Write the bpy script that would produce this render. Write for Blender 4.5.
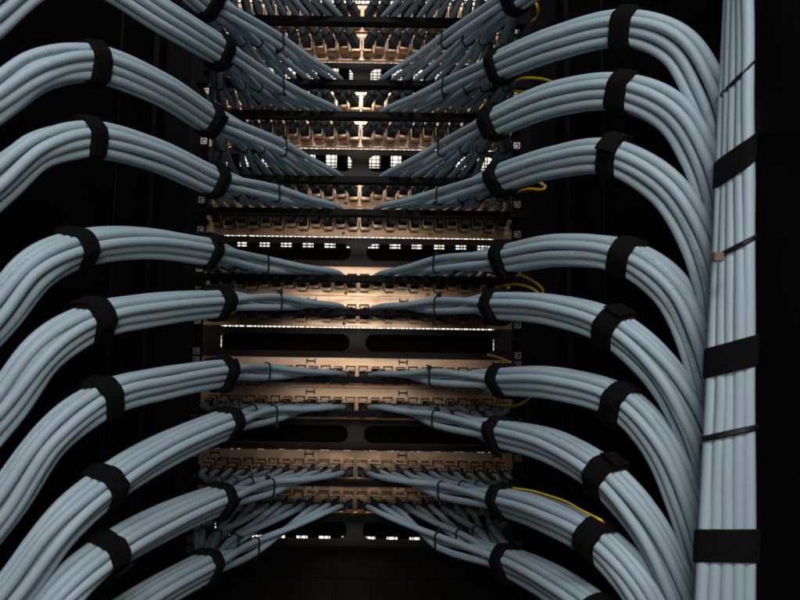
import bpy, math, random
import numpy as np
from mathutils import Vector, Matrix
random.seed(7); rng = np.random.default_rng(7)
sc = bpy.context.scene
for o in list(bpy.data.objects): bpy.data.objects.remove(o)
col = sc.collection

# ------------------------------------------------------------------ camera
FPX, CAMY, PITCH, ROLL, VPX = 650.0, -0.95, math.radians(4.5), math.radians(0.85), 358.0
cam = bpy.data.objects.new('camera', bpy.data.cameras.new('camera')); col.objects.link(cam)
cam.location = (0, CAMY, 0)
R3 = (Matrix.Rotation(math.pi/2 + PITCH, 3, 'X') @ Matrix.Rotation(ROLL, 3, 'Z'))
cam.rotation_euler = R3.to_euler()
cam.data.sensor_width = 36; cam.data.lens = FPX/800*36
cam.data.shift_x = (400-VPX)/800
cam.data.clip_start = 0.02; cam.data.clip_end = 50
cam.data.dof.use_dof = True; cam.data.dof.focus_distance = 0.66; cam.data.dof.aperture_fstop = 11
sc.camera = cam
def P(px, py, Y):
    """the point that stands at depth Y on the line of sight through a place in the photograph"""
    d = R3 @ Vector(((px-VPX)/FPX, (300-py)/FPX, -1))
    return np.array(Vector((0, CAMY, 0)) + d*((Y-CAMY)/d.y))

# ------------------------------------------------------------------ light
w = bpy.data.worlds.new('World'); sc.world = w; w.use_nodes = True
w.node_tree.nodes['Background'].inputs[0].default_value = (0.75, 0.85, 1, 1)
w.node_tree.nodes['Background'].inputs[1].default_value = 0.004
def area(name, loc, target, sx, sy, power, color):
    l = bpy.data.lights.new(name, 'AREA'); l.shape = 'RECTANGLE'; l.size = sx; l.size_y = sy
    l.energy = power; l.color = color
    o = bpy.data.objects.new(name, l); col.objects.link(o); o.location = loc
    o.rotation_euler = (Vector(target)-Vector(loc)).to_track_quat('-Z', 'Y').to_euler()
    return o
area('aisle_ceiling_lamp', (0.05, -1.70, 1.02), (0, -0.3, -0.08), 1.1, 0.28, 16.5, (0.93, 0.97, 1))
area('work_lamp', (0.0, -1.3, 0.13), (0, 0, 0.0), 0.26, 0.18, 1.7, (1, 0.93, 0.84))
sc.view_settings.view_transform = 'Standard'; sc.view_settings.look = 'None'
sc.view_settings.exposure = 0.0; sc.view_settings.gamma = 1
sc.render.engine = 'CYCLES'

# ------------------------------------------------------------------ materials
def mat(name, color, rough=0.5, metal=0.0, spec=0.5, var=0.0, nscale=30, bump=0.0, bscale=400, rvar=0.0, stretch=(1,1,1), coat=0):
    m = bpy.data.materials.new(name); m.use_nodes = True; n = m.node_tree; b = n.nodes['Principled BSDF']
    b.inputs['Roughness'].default_value = rough; b.inputs['Metallic'].default_value = metal
    b.inputs['Specular IOR Level'].default_value = spec; b.inputs['Base Color'].default_value = (*color, 1)
    if coat: b.inputs['Coat Weight'].default_value = coat; b.inputs['Coat Roughness'].default_value = .25
    tc = n.nodes.new('ShaderNodeTexCoord'); mp = n.nodes.new('ShaderNodeMapping'); mp.inputs['Scale'].default_value = stretch
    n.links.new(tc.outputs['Object'], mp.inputs[0])
    nz = n.nodes.new('ShaderNodeTexNoise'); nz.inputs['Scale'].default_value = nscale; nz.inputs['Detail'].default_value = 6
    n.links.new(mp.outputs[0], nz.inputs['Vector'])
    if var:
        oi = n.nodes.new('ShaderNodeObjectInfo')
        ad = n.nodes.new('ShaderNodeMath'); ad.operation = 'MULTIPLY_ADD'; ad.inputs[1].default_value = 0.5
        n.links.new(oi.outputs['Random'], ad.inputs[0]); n.links.new(nz.outputs[0], ad.inputs[2])
        mr = n.nodes.new('ShaderNodeMapRange'); mr.inputs[1].default_value = .25; mr.inputs[2].default_value = 1.25
        mr.inputs[3].default_value = 1-var; mr.inputs[4].default_value = 1+var
        n.links.new(ad.outputs[0], mr.inputs[0])
        mx = n.nodes.new('ShaderNodeMix'); mx.data_type = 'RGBA'; mx.blend_type = 'MULTIPLY'; mx.inputs[0].default_value = 1
        mx.inputs[6].default_value = (*color, 1); n.links.new(mr.outputs[0], mx.inputs[7]); n.links.new(mx.outputs[2], b.inputs['Base Color'])
    if rvar:
        mr2 = n.nodes.new('ShaderNodeMapRange'); mr2.inputs[1].default_value = .3; mr2.inputs[2].default_value = .7
        mr2.inputs[3].default_value = rough-rvar; mr2.inputs[4].default_value = rough+rvar
        n.links.new(nz.outputs[0], mr2.inputs[0]); n.links.new(mr2.outputs[0], b.inputs['Roughness'])
    if bump:
        nb = n.nodes.new('ShaderNodeTexNoise'); nb.inputs['Scale'].default_value = bscale; nb.inputs['Detail'].default_value = 3
        n.links.new(mp.outputs[0], nb.inputs['Vector'])
        bp = n.nodes.new('ShaderNodeBump'); bp.inputs['Strength'].default_value = bump; bp.inputs['Distance'].default_value = .001
        n.links.new(nb.outputs[0], bp.inputs['Height']); n.links.new(bp.outputs[0], b.inputs['Normal'])
    return m
M = {}
M['plate'] = mat('tan_plated_steel', (.66, .46, .31), .34, .92, .5, var=.10, nscale=22, rvar=.08, bump=.06, bscale=120, stretch=(1, 1, 6))
M['jack'] = mat('jack_metal', (.52, .365, .245), .42, .86, .5, var=.28, nscale=60, rvar=.12)
M['hole'] = mat('jack_cavity', (.012, .010, .009), .7)
M['plug'] = mat('plug_metal', (.56, .45, .36), .5, .6, var=.25, nscale=80, rvar=.1)
M['blackpl'] = mat('black_plastic', (.012, .012, .014), .42, var=.2)
M['bar'] = mat('black_powder_coat', (.0035, .0030, .0028), .6, spec=.12, var=.2, bump=.15, bscale=900)
M['manager'] = mat('manager_paint', (.032, .023, .021), .57, spec=.28, var=.12, bump=.15, bscale=900)
M['wall'] = mat('cabinet_paint', (.0040, .0031, .0030), .7, spec=.1, var=.25, nscale=4, bump=.2, bscale=700)
M['wall2'] = mat('cabinet_post_paint', (.0075, .0055, .0050), .7, spec=.1, var=.25, nscale=5, bump=.2, bscale=700)
M['blank'] = mat('blank_panel_paint', (.008, .006, .0055), .65, spec=.12, var=.3, nscale=8)
M['bronze'] = mat('dark_latch_bronze', (.085, .05, .032), .45, .6, var=.3, nscale=80)
M['plugbody'] = mat('grey_plug_body', (.115, .135, .150), .5, var=.2, nscale=60)
M['nut'] = mat('cage_nut_zinc', (.55, .50, .45), .35, 1.0, var=.3, nscale=90)
M['velcro'] = mat('black_hook_and_loop', (.0045, .0045, .005), .95, spec=.12, var=.3, nscale=300, bump=.9, bscale=1300)
M['tie'] = mat('black_nylon', (.008, .008, .009), .4)
M['yellow'] = mat('yellow_fibre_jacket', (.85, .56, .02), .4, var=.08)
M['clip'] = mat('brown_clip', (.20, .12, .09), .5)
def cable_mat():
    m = mat('light_blue_jacket', (.378, .474, .528), .52, spec=.34, var=.07, nscale=14, bump=.05, bscale=260)
    n = m.node_tree; b = n.nodes['Principled BSDF']; src = b.inputs['Base Color'].links[0].from_socket
    uv = n.nodes.new('ShaderNodeUVMap'); sp = n.nodes.new('ShaderNodeSeparateXYZ'); n.links.new(uv.outputs[0], sp.inputs[0])
    def mth(op, a, b_=None, c=None):
        k = n.nodes.new('ShaderNodeMath'); k.operation = op
        for i, v in enumerate((a, b_, c)):
            if v is None: continue
            if isinstance(v, (int, float)): k.inputs[i].default_value = v
            else: n.links.new(v, k.inputs[i])
        return k.outputs[0]
    # printed jacket legend: a row of tiny characters along one side, with blank stretches
    band = mth('MULTIPLY', mth('GREATER_THAN', sp.outputs[1], .465), mth('LESS_THAN', sp.outputs[1], .535))
    grp = mth('LESS_THAN', mth('FRACT', mth('MULTIPLY', sp.outputs[0], 5.5)), .62)
    cb = n.nodes.new('ShaderNodeCombineXYZ')
    n.links.new(mth('FLOOR', mth('MULTIPLY', sp.outputs[0], 900)), cb.inputs[0]); n.links.new(mth('FLOOR', mth('MULTIPLY', sp.outputs[1], 43)), cb.inputs[1])
    wn = n.nodes.new('ShaderNodeTexWhiteNoise'); wn.noise_dimensions = '2D'; n.links.new(cb.outputs[0], wn.inputs['Vector'])
    ch = mth('GREATER_THAN', wn.outputs['Value'], .52)
    f = mth('MULTIPLY', mth('MULTIPLY', mth('MULTIPLY', band, grp), ch), .42)
    mx = n.nodes.new('ShaderNodeMix'); mx.data_type = 'RGBA'; n.links.new(f, mx.inputs[0]); n.links.new(src, mx.inputs[6])
    mx.inputs[7].default_value = (.07, .09, .11, 1); n.links.new(mx.outputs[2], b.inputs['Base Color'])
    return m
M['cable'] = cable_mat()
def lit_mat():  # emission standing in for light from the aisle beyond
    m = bpy.data.materials.new('aisle_glow'); m.use_nodes = True; n = m.node_tree; n.nodes.clear()
    out = n.nodes.new('ShaderNodeOutputMaterial'); e = n.nodes.new('ShaderNodeEmission'); e.inputs[0].default_value = (1, .90, .78, 1)
    e.inputs[1].default_value = 1.6; n.links.new(e.outputs[0], out.inputs[0]); return m
M['lit'] = lit_mat()

# ------------------------------------------------------------------ mesh helpers
def mesh(name, V, F, mats, fm=None, smooth=False):
    me = bpy.data.meshes.new(name); me.from_pydata([tuple(v) for v in V], [], F)
    for m_ in (mats if isinstance(mats, (list, tuple)) else [mats]): me.materials.append(m_)
    if fm is not None: me.polygons.foreach_set('material_index', fm)
    if smooth: me.polygons.foreach_set('use_smooth', [True]*len(F))
    me.update(); return me
class MB:
    def __init__(s): s.V = []; s.F = []; s.m = []
    def box(s, x0, x1, y0, y1, z0, z1, mi=0, bev=0.0):
        if x0 > x1: x0, x1 = x1, x0
        b = len(s.V)
        if bev <= 0:
            s.V += [(x, y, z) for z in (z0, z1) for y in (y0, y1) for x in (x0, x1)]
            s.F += [tuple(b+i for i in q) for q in ((0,2,3,1),(4,5,7,6),(0,1,5,4),(2,6,7,3),(0,4,6,2),(1,3,7,5))]; s.m += [mi]*6
        else:   # chamfered in the x-z outline and on the near (-y) edge
            def oct(i, y):
                a, c, d, e = x0+i, x1-i, z0+i, z1-i; k = bev
                return [(a+k, y, d), (c-k, y, d), (c, y, d+k), (c, y, e-k), (c-k, y, e), (a+k, y, e), (a, y, e-k), (a, y, d+k)]
            s.V += oct(bev*.6, y0) + oct(0, y0+bev) + oct(0, y1)
            s.F += [tuple(b+i for i in range(8))]; s.m += [mi]
            for r in (0, 1):
                for i in range(8):
                    j = (i+1) % 8; s.F.append((b+r*8+i, b+r*8+8+i, b+r*8+8+j, b+r*8+j)); s.m.append(mi)
            s.F.append(tuple(b+16+i for i in reversed(range(8)))); s.m.append(mi)
    def me(s, name, mats): return mesh(name, s.V, s.F, mats, s.m)
def link(name, me, parent=None):
    o = bpy.data.objects.new(name, me); col.objects.link(o)
    if parent: o.parent = parent
    return o
def thing(name, label, cat, group=None, loc=(0, 0, 0)):
    o = link(name, None); o.location = loc; o['label'] = label; o['category'] = cat
    if group: o['group'] = group
    return o
def unit(v): return v/(np.linalg.norm(v)+1e-12)
def crom(pts, n):
    """centripetal Catmull-Rom through pts, n samples a span"""
    p = np.array(pts, float); p = np.vstack([2*p[0]-p[1], p, 2*p[-1]-p[-2]]); out = []
    for i in range(1, len(p)-2):
        p0, p1, p2, p3 = p[i-1:i+3]
        t0 = 0; t1 = t0+max(np.linalg.norm(p1-p0), 1e-6)**.5; t2 = t1+max(np.linalg.norm(p2-p1), 1e-6)**.5; t3 = t2+max(np.linalg.norm(p3-p2), 1e-6)**.5
        k = n if np.isscalar(n) else n[i-1]
        t = np.linspace(t1, t2, k, endpoint=False)[:, None]
        A1 = (t1-t)/(t1-t0)*p0+(t-t0)/(t1-t0)*p1; A2 = (t2-t)/(t2-t1)*p1+(t-t1)/(t2-t1)*p2; A3 = (t3-t)/(t3-t2)*p2+(t-t2)/(t3-t2)*p3
        B1 = (t2-t)/(t2-t0)*A1+(t-t0)/(t2-t0)*A2; B2 = (t3-t)/(t3-t1)*A2+(t-t1)/(t3-t1)*A3
        out.append((t2-t)/(t2-t1)*B1+(t-t1)/(t2-t1)*B2)
    out.append(p[-2][None]); return np.vstack(out)
def frames(pts, up=np.array([0, 0, 1.])):
    T = np.gradient(pts, axis=0); T /= np.linalg.norm(T, axis=1)[:, None]+1e-12
    N = np.zeros_like(T); n = up-T[0]*up.dot(T[0])
    if np.linalg.norm(n) < 1e-3: n = np.array([1., 0, 0])
    n = unit(n)
    for i in range(len(T)):
        n = unit(n-T[i]*n.dot(T[i])); N[i] = n
    return T, N, np.cross(T, N)
def resample(pts, step):
    d = np.r_[0, np.cumsum(np.linalg.norm(np.diff(pts, axis=0), axis=1))]; k = max(int(d[-1]/step), 4)
    t = np.linspace(0, d[-1], k+1); return np.stack([np.interp(t, d, pts[:, i]) for i in range(3)], 1)
def tube(name, pts, r, m, parent=None, sides=12, step=.0065):
    pts = resample(pts, step); T, N, B = frames(pts); k = len(pts)
    a = np.linspace(0, 2*math.pi, sides, endpoint=False)
    ring = pts[:, None]+r*(np.cos(a)[None, :, None]*N[:, None]+np.sin(a)[None, :, None]*B[:, None])
    V = ring.reshape(-1, 3); i = np.arange(k-1)[:, None]*sides; j = np.arange(sides)[None]; j2 = (j+1) % sides
    Q = np.stack([i+j, i+j2, i+sides+j2, i+sides+j], -1).reshape(-1, 4)
    me = bpy.data.meshes.new(name); nq = len(Q)
    me.vertices.add(len(V)); me.vertices.foreach_set('co', V.ravel())
    me.loops.add(nq*4+2*sides); me.polygons.add(nq+2)
    cap0 = np.arange(sides)[::-1]; cap1 = np.arange(sides)+(k-1)*sides
    me.loops.foreach_set('vertex_index', np.r_[Q.ravel(), cap0, cap1].astype(np.int32))
    me.polygons.foreach_set('loop_start', np.r_[np.arange(nq)*4, nq*4, nq*4+sides].astype(np.int32))
    me.polygons.foreach_set('use_smooth', np.ones(nq+2, bool))
    L = np.r_[0, np.cumsum(np.linalg.norm(np.diff(pts, axis=0), axis=1))]; u0 = random.random()*3; v0 = random.random()
    uvl = me.uv_layers.new(name='UVMap')
    ii = np.repeat(np.arange(k-1), sides); jj = np.tile(np.arange(sides), k-1)
    uvq = np.stack([np.stack([L[ii]+u0, jj/sides+0*ii], 1), np.stack([L[ii]+u0, (jj+1)/sides], 1),
                    np.stack([L[ii+1]+u0, (jj+1)/sides], 1), np.stack([L[ii+1]+u0, jj/sides], 1)], 1)
    uvq[..., 1] += math.floor(v0*sides)/sides; wrap = uvq[..., 1].min(axis=1) >= .9999; uvq[wrap, :, 1] -= 1
    uvl.data.foreach_set('uv', np.r_[uvq.ravel(), np.zeros(sides*4)])
    me.materials.append(m); me.update(); me.validate()
    return link(name, me, parent)
def outline(C, R, n=56):
    """outline of a band pulled tight round the circles at 2-D centres C"""
    th = np.linspace(0, 2*math.pi, n, endpoint=False); D = np.stack([np.cos(th), np.sin(th)], 1)
    idx = np.argmax(C @ D.T, axis=0); O = C[idx]+R*D
    Q = np.vstack([O, O[:1]]); d = np.r_[0, np.cumsum(np.linalg.norm(np.diff(Q, axis=0), axis=1))]
    t = np.linspace(0, d[-1], n, endpoint=False); O = np.stack([np.interp(t, d, Q[:, 0]), np.interp(t, d, Q[:, 1])], 1)
    for _ in range(3): O = .5*O+.25*np.roll(O, 1, axis=0)+.25*np.roll(O, -1, axis=0)
    return O
def band(name, c, T, N, B, C, r, width, thick, m, parent, tail=0.0, rough=.0004, axis=None):
    """a strap round circles C (2-D, in N,B) at c"""
    n = 56; V = []; F = []; A_ = T if axis is None else axis
    def ring(R0, R1, sel, closed, wd, lift=None):
        b0 = len(V); q = len(sel); A0 = outline(C, R0, n)[sel]; A1 = outline(C, R1, n)[sel]
        e = np.cumsum(rng.normal(0, rough*.5, (2, q)), axis=1); e -= np.linspace(0, 1, q)[None]*(e[:, -1:]-e[:, :1]); e -= e.mean(axis=1)[:, None]
        if lift is not None:
            d = A1-C.mean(axis=0); A0 = A0+d/np.linalg.norm(d, axis=1)[:, None]*lift[:, None]; A1 = A1+d/np.linalg.norm(d, axis=1)[:, None]*lift[:, None]
        mid = A0*.55+A1*.45
        for k in range(q):
            h0, h1 = -wd/2+e[0, k], wd/2+e[1, k]; ch = thick*.75
            for (p, h) in ((A0[k], h0), (mid[k], h0), (A1[k], h0+ch), (A1[k], h1-ch), (mid[k], h1), (A0[k], h1)):
                V.append(c+A_*h+N*p[0]+B*p[1])
        for k in range(q if closed else q-1):
            k2 = (k+1) % q
            for j in range(6):
                j2 = (j+1) % 6; F.append((b0+k*6+j, b0+k*6+j2, b0+k2*6+j2, b0+k2*6+j))
        if not closed:
            F.append(tuple(b0+j for j in range(6))); F.append(tuple(b0+(q-1)*6+j for j in reversed(range(6))))
    ring(r+.0004, r+.0004+thick, np.arange(n), True, width)
    if tail > 0:
        k = int(n*tail); s0 = rng.integers(0, n); sel = (s0+np.arange(k)) % n
        lift = np.zeros(k); lift[-4:] = np.array([.0001, .0004, .0008, .0014])
        ring(r+.0004+thick, r+.0002+1.8*thick, sel, False, width*.94, lift)
    return link(name, mesh(name, V, F, m, smooth=False), parent)

# ------------------------------------------------------------------ rack geometry
U = .04445; Z0 = .035
def zu(u): return Z0-u*U
PITCHX = .018
TOPU, BOTU = -13, 9
ROWS = [-10.5, -9.5, -7.5, -6.5, -4.5, -3.5, -1.5, -.5, 1.5, 2.5, 4.5, 5.5]
MANAGERS = [-8.5, -5.5, -2.5, .5, 3.5, 6.5]
ORD = ['topmost', 'second', 'third', 'fourth', 'fifth', 'sixth', 'seventh', 'eighth', 'ninth', 'tenth', 'eleventh', 'bottom']

# cabinet: side walls, posts, mounting rails with square holes and cage nuts
cab = thing('server_cabinet', 'black steel server cabinet with side walls and mounting rails round the panels', 'cabinet')
zt, zb = zu(TOPU)+.05, zu(BOTU)-.02
for s in (-1, 1):
    b = MB(); b.box(s*.300, s*.304, -.72, .36, zb, zt); link('side_panel', b.me('side_panel', M['wall']), cab)
    b = MB(); b.box(s*.297, s*.2995, -.170, .05, zb, zt, 0); b.box(s*.2995, s*.290, -.05, -.03, zb, zt, 0)
    link('frame_post', b.me('frame_post', M['wall2']), cab)
    b = MB(); b.box(s*.255, s*.2965, .004, .05, zb, zt); b.box(s*.226, s*.2549, .022, .05, zb, zt)
    link('rail_light_block', b.me('rail_light_block', M['wall']), cab)  # added behind the rail to stop aisle light leaking through
    # rail: strip with three square holes a unit
    xs = [.2262, .2278, .2372, .2549]; b = MB(); hz = []
    for u in range(TOPU, BOTU):
        for f in (.143, .5, .857): hz.append(zu(u+f))
    zs = [zt]
    for z in hz: zs += [z+.0047, z-.0047]
    zs.append(zb)
    for i in range(len(zs)-1):
        if i % 2 == 0: b.box(s*xs[0], s*xs[3], -.0035, -.0015, zs[i+1], zs[i])
        else:
            b.box(s*xs[0], s*xs[1], -.0035, -.0015, zs[i+1], zs[i]); b.box(s*xs[2], s*xs[3], -.0035, -.0015, zs[i+1], zs[i])
    rail = link('mounting_rail', b.me('mounting_rail', M['bar']), cab)
    nb = MB(); t = .0014
    nb.box(-.0046, -.0046+t, -.0062, .004, -.0046, .0046); nb.box(.0046-t, .0046, -.0062, .004, -.0046, .0046)
    nb.box(-.0046+t, .0046-t, -.0052, .004, .0046-t, .0046); nb.box(-.0046+t, .0046-t, -.0052, .004, -.0046, -.0046+t)
    nb.box(-.0018, .0018, -.0040, .008, -.0018, .0018); nb.box(-.0046+t, .0046-t, .001, .004, -.0046+t, .0046-t, 1)
    nme = nb.me('cage_nut', [M['nut'], M['hole']])
    for u in range(TOPU, BOTU):
        for f in (.143, .857):
            if (u+11) % 3 == 0 and True or f == .857:
                o = link('cage_nut', nme, rail); o.location = (s*.2325, 0, zu(u+f))
b = MB(); b.box(.2875, .2995, -.62, -.36, zb, zt); link('corner_post', b.me('corner_post', M['wall']), cab)
bp = P(640, 455, -.33)
b = MB(); b.box(.292, .2995, -.36, -.20, bp[2]-.004, bp[2]+.004); link('reflection_streak', b.me('reflection_streak', M['wall2']), cab)  # bar added to imitate a faint reflection streak on the wall

# bright aisle beyond the front of the rack, seen through slots and gaps: an added glowing sheet stands in for it
backdrop = thing('aisle_glow_backdrop', 'glowing stand-in for the bright aisle glimpsed through the rack slots', 'glowing backdrop')
b = MB(); b.box(-.27, .27, .34, .345, -.62, .86); link('glow_sheet', b.me('glow_sheet', M['lit']), backdrop)
b = MB()
for k in range(-32, 33): x = k*.0083+rng.uniform(-.0032, .0032); b.box(x-.0009, x+.0009, .325, .330, -.62, .86)
for k in range(178): z = -.62+k*.0083+rng.uniform(-.003, .003); b.box(-.27, .27, .331, .334, z, z+rng.uniform(.001, .0028))
link('glow_mesh_bars', b.me('glow_mesh_bars', M['bar']), backdrop)  # bars added to give the glow a mesh texture

# patch panels
def jack_mesh(big):
    b = MB(); w, h = .0075, .0088
    # walls of the housing round an open mouth (toward -y), floor of the cavity dark
    t = .0013
    b.box(-w, -w+t, -.0215, 0, -h, h, 0); b.box(w-t, w, -.0215, 0, -h, h, 0)
    b.box(-w+t, w-t, -.0205, 0, h-t, h-.0001, 0); b.box(-w+t, w-t, -.0205, 0, -h+.0001, -h+t, 0)
    b.box(-w+t, w-t, -.008, -.0005, -h+t, h-t, 1)
    if big:  # dark latch frame standing over the mouth of every second jack
        b.box(-.0070, -.0058, -.0120, -.0004, h, h+.0058, 2); b.box(.0058, .0070, -.0120, -.0004, h, h+.0058, 2)
        b.box(-.0058, .0058, -.0115, -.0004, h+.0046, h+.0058, 2); b.box(-.0058, .0058, -.0110, -.0060, h+.0002, h+.0012, 0)
    else:
        b.box(-.0058, .0058, -.0100, -.0004, h, h+.0012, 2)
    b.box(-.0060, .0060, -.0235, -.0150, -h-.0030, -h+.0000, 0)
    return b.me('jack', [M['jack'], M['hole'], M['bronze']])
JM = [jack_mesh(True), jack_mesh(False)]
def slot_mesh():
    b = MB(); b.box(-.0067, -.0050, -.0010, 0, -.0040, .0040); b.box(.0050, .0067, -.0010, 0, -.0040, .0040); b.box(-.0050, .0050, -.0008, 0, -.0012, .0012)
    return b.me('label_clip', M['blackpl'])
SM = slot_mesh()
def screw_mesh():
    V = [(0, -.0016, 0)]; F = []
    for y, r in ((-.0016, .0014), (-.0008, .0023), (0, .0023)):
        for k in range(10): V.append((r*math.cos(k*.6283), y, r*math.sin(k*.6283)))
    for k in range(10):
        j = (k+1) % 10; F.append((0, 1+j, 1+k))
        for q in (0, 10): F.append((1+q+k, 1+q+j, 11+q+j, 11+q+k))
    return mesh('screw', V, F, M['nut'], smooth=True)
SCM = screw_mesh()
def bar_z(u): return zu(u)-.0045
BARY = -.09
for ri, u in enumerate(ROWS):
    zc = zu(u)
    t = thing('patch_panel', f'tan metal patch panel carrying a black support bar, {ORD[ri]} panel ' + ('from the top' if 0 < ri < 11 else 'in the rack' if ri == 0 else 'of the rack'), 'patch panel', 'patch panels in the rack', (0, 0, zc))
    b = MB(); hgt = .0213
    b.box(-.2255, .2255, 0, .0016, -.0221 if u != 1.5 else -.0206, .0221)
    b.box(-.0006, .0006, -.0012, 0, -hgt+.001, hgt-.004); b.box(.0058, .0066, -.0010, 0, -hgt+.004, hgt-.010)
    b.box(-.222, .222, -.0045, 0, -hgt, -hgt+.0014)
    link('plate', b.me('plate', M['plate']), t)
    if u in (1.5, 4.5):      # blocks added on the far side to break up the light in the gap
        b = MB(); zg = -.0213 if u == 1.5 else .0223; x = -.222
        while x < .215:
            wd = rng.uniform(.002, .006); b.box(x, x+wd, .004, .010, zg-.006, zg+.006); x += wd+rng.uniform(.006, .020)
        link('gap_light_blocks', b.me('gap_light_blocks', M['bar']), t)
    for s in (-1, 1):
        for i in range(12):
            o = link('jack', JM[i % 2], t); o.location = (s*(i+.5)*PITCHX, 0, -.002+(.0019 if i % 2 else -.0019))
    for x in (-.203, -.067, .067, .203):
        o = link('label_clip', SM, t); o.location = (x, 0, .0165)
    for x in (-.155, -.018, .105, .19):
        o = link('screw', SCM, t); o.location = (x+rng.normal(0, .004), 0, -.0172)
    b = MB(); zz = bar_z(u)-zc
    b.box(-.2225, .2225, BARY-.006, BARY+.006, zz-.0048, zz+.0028, 0)
    b.box(-.2225, .2225, BARY+.0061, BARY+.0075, zz-.0060, zz+.0026, 0)
    for s in (-1, 1): b.box(s*.2226, s*.2246, BARY-.006, 0, zz-.0040, zz+.0040, 0)
    for s in (-1, 1):
        for k in range(6): b.box(s*(.03+k*.036), s*(.034+k*.036), BARY-.0064, BARY-.0061, zz-.0015, zz+.0015, 0)
    link('support_bar', b.me('support_bar', M['bar']), t)

# horizontal cable managers: plate with two long round-ended slots, comb and cover on the far side
def manager_plate():
    V = []; F = []; hz_, r = .0213, .0125; x0, x1 = .0115, .2020
    def quad(a, b_, c, d):
        k = len(V); V.extend([a, b_, c, d]); F.append((k, k+1, k+2, k+3))
    xs = [x0+r-r*math.cos(a) for a in np.linspace(0, math.pi/2, 9)]+[x1-r+r*math.sin(a) for a in np.linspace(0, math.pi/2, 9)]
    hs = [r*math.sin(a) for a in np.linspace(0, math.pi/2, 9)]+[r*math.cos(a) for a in np.linspace(0, math.pi/2, 9)]
    yf, yb = -.001, .0012
    for s in (-1, 1):
        def q(a, b_, c, d): quad(a, b_, c, d) if s > 0 else quad(d, c, b_, a)
        for i in range(len(xs)-1):
            a, c, ha, hc = s*xs[i], s*xs[i+1], hs[i], hs[i+1]
            for y in (yf, yb):
                q((a, y, ha), (c, y, hc), (c, y, hz_), (a, y, hz_)); q((a, y, -hz_), (c, y, -hz_), (c, y, -hc), (a, y, -ha))
            q((a, yf, ha), (a, yb, ha), (c, yb, hc), (c, yf, hc)); q((a, yf, -ha), (c, yf, -hc), (c, yb, -hc), (a, yb, -ha))
        for y in (yf, yb):
            q((0, y, -hz_), (s*x0, y, -hz_), (s*x0, y, hz_), (0, y, hz_)); q((s*x1, y, -hz_), (s*.2255, y, -hz_), (s*.2255, y, hz_), (s*x1, y, hz_))
    for z in (-hz_, hz_): quad((-.2255, yf, z), (.2255, yf, z), (.2255, yb, z), (-.2255, yb, z))
    # short returned lip along the lower edge
    k = MB(); k.box(-.2255, .2255, -.006, -.0011, -hz_-.0006, -hz_+.0008); off = len(V); V.extend(k.V); F.extend([tuple(i+off for i in f) for f in k.F])
    return mesh('plate', V, F, M['manager'])
MPM = manager_plate()
b = MB(); b.box(-.2185, .2185, .102, .104, -.0365, .022); CVM = b.me('cover', M['wall'])
MORD = ['topmost one', 'second', 'third', 'fourth', 'fifth', 'sixth']
for k, u in enumerate(MANAGERS):
    t = thing('cable_manager', f'black manager plate with two long round-ended slots, {MORD[k]}' + (' from the top' if k else ' in view'), 'cable manager', 'black slotted manager plates', (0, 0, zu(u)))
    o = link('plate', MPM, t); o.location.z = .0009 if u == 3.5 else -.0007
    link('cover', CVM, t)
    if u == 6.5:
        b = MB(); b.box(-.2255, .2255, .0013, .0030, .0195, .0221); link('gap_light_stop', b.me('gap_light_stop', M['manager']), t)  # added to keep aisle light out of the upper gap
    zc = zu(u); f1 = max((zc+.0125)*1.105-zc+.004, .018); f0 = min((zc-.0125)*1.105-zc-.004, -.0365)
    b = MB(); b.box(-.0090, .0090, .094, .1015, f0, f1); FINGER = b.me('finger', M['wall'])
    for q in range(-7, 7):
        x = .024+.01775+q*.0355
        if abs(x) < .215:
            o = link('finger', FINGER, t); o.location = (x, 0, 0)
# blank fillers under the lowest manager
for k, (u0, u1) in enumerate(((7, 8), (8, 9))):
    t = thing('blank_panel', 'dark blank filler panel just under the lowest slotted plate' if k == 0 else 'dark blank filler panel at the bottom edge of the picture', 'blank panel', None, (0, 0, (zu(u0)+zu(u1))/2))
    for q in range(9):
        b = MB(); x0 = -.2255+q*.0501; b.box(x0+.0001, x0+.0500, -.002, .002, -.0219, .0219, 0, .0004)
        link('segment', b.me('segment', M['blank']), t)
    b = MB(); b.box(-.2255, .2255, .004, .006, -.0222, .0222); link('backing', b.me('backing', M['wall']), t)

# ------------------------------------------------------------------ cable bundles
RC = .00372
H = math.sqrt(3)/2
SL = []
for rowi, (n, off) in enumerate(((3, 0), (4, 0), (3, 0), (2, 0))):
    for k in range(n): SL.append(((k-(n-1)/2), (1.5-rowi)*H))
SL = np.array(SL); SL -= SL.mean(axis=0)
def plug_mesh():
    # along local -y: metal shell, dark latch on top, black collar and ribbed boot
    b = MB()
    b.box(-.0058, .0058, -.027, .004, -.0046, .0044, 2, .0006)
    b.box(-.0047, .0047, -.0275, .001, .0045, .0058, 0)
    b.box(-.0060, -.0047, -.0285, .001, .0040, .0065, 1); b.box(.0047, .0060, -.0285, .001, .0040, .0064, 1)
    V, F, m = b.V, b.F, b.m
    prof = [(-.026, .0042), (-.0265, .0060), (-.0295, .0061), (-.0302, .0050), (-.0318, .0051), (-.0325, .0056), (-.0355, .0054), (-.0362, .0040)]
    o = len(V); n = 10
    for y, r in prof:
        for k in range(n): V.append((r*math.cos(k*2*math.pi/n), y, r*math.sin(k*2*math.pi/n)))
    for q in range(len(prof)-1):
        for k in range(n):
            j = (k+1) % n; F.append((o+q*n+k, o+q*n+j, o+q*n+n+j, o+q*n+n+k)); m.append(1)
    return mesh('plug', V, F, [M['plug'], M['blackpl'], M['plugbody']], m)
PM = plug_mesh()
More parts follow.
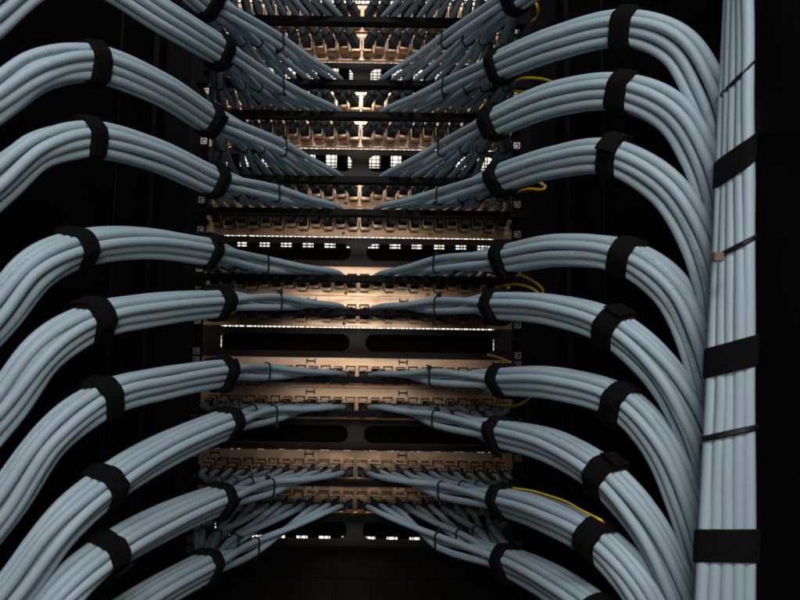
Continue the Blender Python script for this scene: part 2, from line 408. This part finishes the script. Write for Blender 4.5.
# (tie, inner strap, midway, outer strap, then the bend) as picture places of each bundle's middle
LB = {2: [(278, 42), (206, 2), (150, -48), (80, -98), (20, -112), (-45, -100)],
      3: [(278, 86), (218, 50), (160, 15), (85, -28), (35, -22), (-8, 14)],
      4: [(281, 148), (207, 118), (155, 86), (92, 63), (42, 68), (0, 95)],
      5: [(274, 193), (211, 180), (150, 153), (88, 139), (42, 148), (2, 178)],
      6: [(263, 264), (206, 251), (140, 242), (77, 249), (36, 270), (0, 312)],
      7: [(276, 302), (217, 303), (155, 309), (93, 321), (46, 350), (6, 402)],
      8: [(264, 372), (219, 373), (165, 382), (103, 399), (52, 438), (8, 500)],
      9: [(271, 415), (226, 424), (165, 450), (106, 487), (58, 530), (18, 585)],
      10: [(268, 488), (218, 500), (163, 523), (107, 555), (62, 594), (25, 645)],
      11: [(253, 547), (205, 567), (150, 598), (95, 640), (55, 690), (25, 740)]}
RB = {2: [(447, 40), (517, -3), (570, -38), (632, -66), (682, -68), (718, -52), (745, -20)],
      3: [(448, 86), (501, 65), (560, 41), (628, 28), (678, 46), (708, 94), (724, 152)],
      4: [(444, 148), (497, 122), (560, 98), (624, 92), (674, 114), (704, 158), (721, 216)],
      5: [(442, 196), (503, 177), (560, 160), (615, 157), (666, 186), (698, 234), (717, 292)],
      6: [(439, 264), (508, 258), (565, 249), (627, 257), (673, 292), (700, 346), (716, 408)],
      7: [(440, 306), (498, 305), (555, 309), (613, 328), (661, 370), (693, 424), (712, 488)],
      8: [(435, 377), (504, 380), (560, 383), (621, 402), (661, 444), (689, 504), (708, 568)],
      9: [(438, 420), (502, 433), (555, 447), (604, 477), (644, 522), (674, 582), (696, 648)],
      10: [(444, 491), (505, 501), (550, 516), (597, 541), (632, 577), (662, 628), (690, 690)],
      11: [(441, 542), (510, 562), (555, 585), (600, 617), (634, 660), (660, 715), (684, 770)]}
for d, dx in ((LB, -1), (RB, 1)):
    d[1] = [(x, y-82) for x, y in d[2]]; d[0] = [(x, y-120) for x, y in d[2]]
YL = [-.205, -.325, -.405, -.462, -.490, -.500]
YR = [-.205, -.325, -.40, -.448, -.468, -.476, -.478]
def smooth_noise(n, amp):
    k = rng.normal(0, 1, 6); x = np.linspace(0, 5, n); return amp*np.interp(x, np.arange(6), k)
def make_bundle(ri, side):
    u = ROWS[ri]; zc = zu(u); ctl = (LB if side < 0 else RB)[ri]; YY = YL if side < 0 else YR
    where = 'left' if side < 0 else 'right'
    t = thing('cable_bundle', f'light blue strapped cable bundle on {where} side, from {ORD[ri]} patch panel' + (' counted from top' if 0 < ri < 11 else ' of the rack'),
              'cable bundle', 'light blue cable bundles', (side*.03, BARY, bar_z(u)))
    t_off = Vector(t.location)
    pts = [P(x, y, Y) for (x, y), Y in zip(ctl, YY)]
    tie = pts[0]; main = pts[1:]
    e = main[-1]; dr = unit(main[-1]-main[-2])
    if side < 0:
        dn = unit(dr*.7+np.array([-.35, 0, -.45])); e1 = e+dn*.05; e2 = e1+unit(dn*.4+np.array([-.1, 0, -1.]))*.06
    else:
        dn = unit(dr*.3+np.array([.04, .12, -1.])); e1 = e+dn*.03; e2 = e1+unit(dn*.3+np.array([0, .1, -1.]))*.03
    lead = main[0]+(tie-main[0])*.25
    full = crom([lead]+main+[e1, e2], 6); T, N, B = frames(full); n = len(full)
    iI, iO = 6, 18           # stations of the inner and outer strap
    # inner direction at the inner strap, for giving cables their slots
    ang0 = rng.uniform(-.12, .12)
    def rot(a): return np.array([[math.cos(a), -math.sin(a)], [math.sin(a), math.cos(a)]])
    tw = np.interp(np.arange(n), [0, iI, iO, n-1], [ang0, ang0, ang0+rng.uniform(-.2, .2), ang0+rng.uniform(-.45, .45)])
    sc_ = np.interp(np.arange(n), [0, iI, (iI+iO)/2, iO, iO+4, n-1], [1.0, 1.0, 1.02, 1.0, 1.05, 1.06 if side < 0 else .98])
    base = np.stack([SL[:, 1], SL[:, 0]], 1)    # (up, sideways)
    world = np.array([(p @ rot(ang0).T)[0]*N[iI]+(p @ rot(ang0).T)[1]*B[iI] for p in base])
    order = np.argsort(-(world @ np.array([-side, 0, .25])))   # first: toward the rack's middle
    zc_bar = bar_z(u)+.0028+RC
    paths = []
    for i in range(12):
        slot = base[order[i]]
        jz = zc-.002+(.0019 if i % 2 else -.0019)
        jp = np.array([side*(i+.5)*PITCHX, -.016, jz])
        sh = np.interp(i, [0, 11], [.021, -.006])+rng.normal(0, .0012)
        bx = np.array([jp[0]+side*sh, BARY, zc_bar+abs(rng.normal(0, .0006))])
        g, q = divmod(i, 3)
        ga = tie+np.array([side*((0, .026, .046, .072) if ri < 6 else (0, .024, .043, .060))[g], 0, ((0, .001, .002, .003) if ri < 6 else (0, 0, 0, -.001) if ri < 9 else (0, .003, .004, .004) if ri < 11 else (0, .006, .010, .012))[g]])
        gd = unit(main[0]-ga); su = unit(np.array([0, 0, 1.])-gd*gd[2]); ss = np.cross(gd, su)*side
        o2 = (((-.75, 1.65), (.75, 0), (-.75, -1.65)) if g == 0 else ((-.8, 1), (-.8, -1), (.93, 0)))[q]
        ga_i = ga+(ss*o2[0]*-1+su*o2[1])*RC*1.02
        d0 = unit(bx-jp); plug_end = jp+d0*.036
        body = []
        jit = np.stack([smooth_noise(n, .0011), smooth_noise(n, .0011)], 1)
        wgt = np.interp(np.arange(n), [0, iI, (iI+iO)/2, iO, iO+5, n-1], [.2, 0, .55, 0, 1.0, 1.1])
        for k in range(2, n):
            s2 = (slot*2*RC*sc_[k]) @ rot(tw[k]).T+jit[k]*wgt[k]
            body.append(full[k]+N[k]*s2[0]+B[k]*s2[1])
        keys = [jp+d0*.012, plug_end, bx]
        mid_ = bx*.5+ga_i*.5+np.array([0, 0, -.001])
        keys += [mid_, ga_i]+body[3:]
        path = crom(keys, 4); paths.append(path)
        o = tube('cable', path-np.array(t_off), RC, M['cable'], t)
        p = link('plug', PM, o); yv = Vector(-d0); xv = yv.cross(Vector((0, 0, 1))).normalized(); zv = xv.cross(yv)
        mw = Matrix((xv, yv, zv)).transposed().to_4x4(); mw.translation = Vector(jp)-t_off; p.matrix_local = mw
    def cross(c, Tn, Nn, Bn, which):
        C = []
        for p in which:
            d = (p-c) @ Tn; near = np.where(np.linalg.norm(p-c, axis=1) < .05)[0]
            k = near[np.argmin(abs(d[near]))]; v = p[k]-c; C.append((v @ Nn, v @ Bn))
        return np.array(C)
    for st, wd in ((iI, .0165), (iO, .0160)):
        c = full[st]; C = cross(c, T[st], N[st], B[st], paths)
        band('strap', c-np.array(t_off), T[st], N[st], B[st], C, RC, wd*rng.uniform(.93, 1.08),   .0031, M['velcro'], t, tail=rng.uniform(.25, .5))
    for g in range(4):
        grp = paths[g*3:g*3+3]; c = tie+np.array([side*((0, .026, .046, .072) if ri < 6 else (0, .024, .043, .060))[g], 0, ((0, .001, .002, .003) if ri < 6 else (0, 0, 0, -.001) if ri < 9 else (0, .003, .004, .004) if ri < 11 else (0, .006, .010, .012))[g]])
        q0 = [p[np.argmin(np.linalg.norm(p-c, axis=1))+2]-p[np.argmin(np.linalg.norm(p-c, axis=1))-2] for p in grp]; Tn = unit(sum(unit(v) for v in q0)); Nn = unit(np.array([0, 0, 1.])-Tn*Tn[2]); Bn = np.cross(Tn, Nn)
        C = cross(c, Tn, Nn, Bn, grp)
        o = band('cable_tie', c-np.array(t_off), Tn, Nn, Bn, C, RC, .0030, .0013, M['tie'], t, rough=0)
        a = rng.uniform(0, 2*math.pi); D2 = np.array([math.cos(a), math.sin(a)]); hp = C[np.argmax(C @ D2)]+D2*(RC+.0022)
        pos = c+Nn*hp[0]+Bn*hp[1]; hb = MB(); hb.box(-.0023, .0023, -.0022, .0022, -.0018, .0018)
        hb.box(-.0012, .0012, -.0006, .0006, .0018, .0045)
        h = link('head', hb.me('head', M['tie']), o); nv = Nn*D2[0]+Bn*D2[1]; tv = np.cross(Tn, nv)
        mw = Matrix((Vector(Tn), Vector(tv), Vector(nv))).transposed().to_4x4(); mw.translation = Vector(pos)-t_off; h.matrix_local = mw
    return paths
for ri in range(12):
    for side in (-1, 1): make_bundle(ri, side)

# ------------------------------------------------------------------ upright trunk at the right
tr = thing('upright_cable_bundle', 'thick upright trunk of light blue cables strapped at the right edge', 'cable bundle', None, tuple(P(728, 640, -.52)))
to = np.array(tr.location); tp = []
colb = [702, 714, 726, 737.5, 749]; colt = [729, 732, 736, 741.5, 748]
for c in range(5):
    for l in range(3):
        Yb = -.541+l*.0078+(4-c)*.0025+(.003 if c == 4 else 0); Yt = -.541+(4-c)*.0066+l*.034
        k = []
        for a in np.linspace(-.18, 1.14, 12):
            f = min(max(a, -.2), 1.2); x = colt[c]*(1-f)+colb[c]*f; Y = Yt*(1-f)+Yb*f
            hp = P(x, f*600, Y); k.append(hp+rng.normal(0, .00035, 3))
        k = np.array(k); pth = crom(k, 5); tp.append(pth)
        tube('cable', pth-to, RC, M['cable'], tr, step=.008)
def trunk_band(name, yl, yr, wd, th, m, tail=0, rough=.0004):
    a, e = P(712, yl, -.530), P(750, yr, -.530); c = (a+e)/2
    N = unit(e-a); B = unit(c-np.array([0, CAMY, 0])); B = unit(B-N*B.dot(N)); T = np.cross(N, B); C = []; ax = unit(P(712, (yl+yr)/2+40, -.53)-P(716, (yl+yr)/2-40, -.53))
    for p in tp:
        d = (p-c) @ T; k = max(int(np.argmax(d*np.sign(d[-1]) > 0)), 1); f = d[k-1]/(d[k-1]-d[k]); v = p[k-1]+(p[k]-p[k-1])*f-c; C.append((v @ N, v @ B))
    return band(name, c-to, T, N, B, np.array(C), RC+.0006, wd, th, m, tr, tail=tail, rough=rough, axis=ax)
trunk_band('strap', 177, 151, .0200, .0014, M['velcro'], 0, .00012)
trunk_band('strap', 362, 352, .0200, .0014, M['velcro'], 0, .00012)
trunk_band('strap', 546, 546, .0205, .0014, M['velcro'], 0, .00012)
trunk_band('cable_tie', 103, 66, .0040, .0014, M['tie'], 0, 0)
tb = trunk_band('cable_tie', 259, 240, .0038, .0014, M['tie'], 0, 0)
trunk_band('cable_tie', 437, 429, .0042, .0014, M['tie'], 0, 0)
cl = P(717, 257, -.548); b = MB(); b.box(-.003, .003, -.003, .002, -.003, .003, 0, .0006)
o = link('tie_head', b.me('tie_head', M['clip']), tb); o.location = cl-to

# ------------------------------------------------------------------ thin yellow fibre leads by the right rail
YEL = [('yellow fibre lead curling at the top edge beside the right rail', [(520, -30, -.1), (530, -4, -.12), (536, 3, -.13), (538, 11, -.12), (532, 22, -.05)]),
       ('yellow fibre lead looped double beside the right rail, second from the top', [(496, 84, -.06), (507, 89, -.13), (525, 92, -.16), (543, 88, -.18), (552, 83, -.18), (545, 79.5, -.17), (525, 78, -.15), (514, 82, -.12), (503, 92, -.06)]),
       ('yellow fibre lead bowed below the right bundle of the sixth panel', [(490, 207, -.06), (505, 199, -.12), (516, 192.5, -.16), (530, 189, -.19), (543, 189.5, -.2), (546, 187, -.2), (538, 181, -.2), (532, 172, -.18)]),
       ('yellow fibre lead slanting down from the right bundle of seventh panel', [(500, 264, -.08), (512, 271.5, -.13), (525, 277, -.16), (538, 284.5, -.18), (543, 290, -.18), (540, 300, -.17)]),
       ('yellow fibre lead arched over the right bundle of eighth panel', [(480, 298, -.05), (495, 289, -.10), (512, 284.5, -.14), (527, 286.5, -.17), (537, 292, -.19), (543, 300, -.2)]),
       ('short yellow fibre lead above the right bundle of the ninth panel', [(488, 355, -.05), (497, 357, -.10), (505, 360, -.13), (512, 365, -.15), (516, 374, -.17)]),
       ('yellow fibre lead curved under the right bundle of the ninth panel', [(485, 402, -.05), (500, 405.5, -.10), (514, 406, -.14), (526, 401, -.18), (533, 394, -.2), (537, 386, -.2)]),
       ('long yellow fibre lead lying along the bundle at lower right', [(512, 488, -.330), (531, 490.5, -.362), (550, 496, -.392), (566, 501.5, -.415), (582, 510.5, -.438), (593, 516, -.451), (600, 519.5, -.460), (606, 526, -.44)])]
for lab, k in YEL:
    p = np.array([P(a_, b_, Y_-(.05 if 'long' not in lab and Y_ < -.09 else 0)) for a_, b_, Y_ in k]); base = p[0]
    o = tube('fibre_lead', crom(p, 8)-base, .0017 if 'long' not in lab else .00095, M['yellow'], None, sides=8, step=.004)
    o.location = base; o['label'] = lab; o['category'] = 'fibre cable'; o['group'] = 'yellow fibre leads'
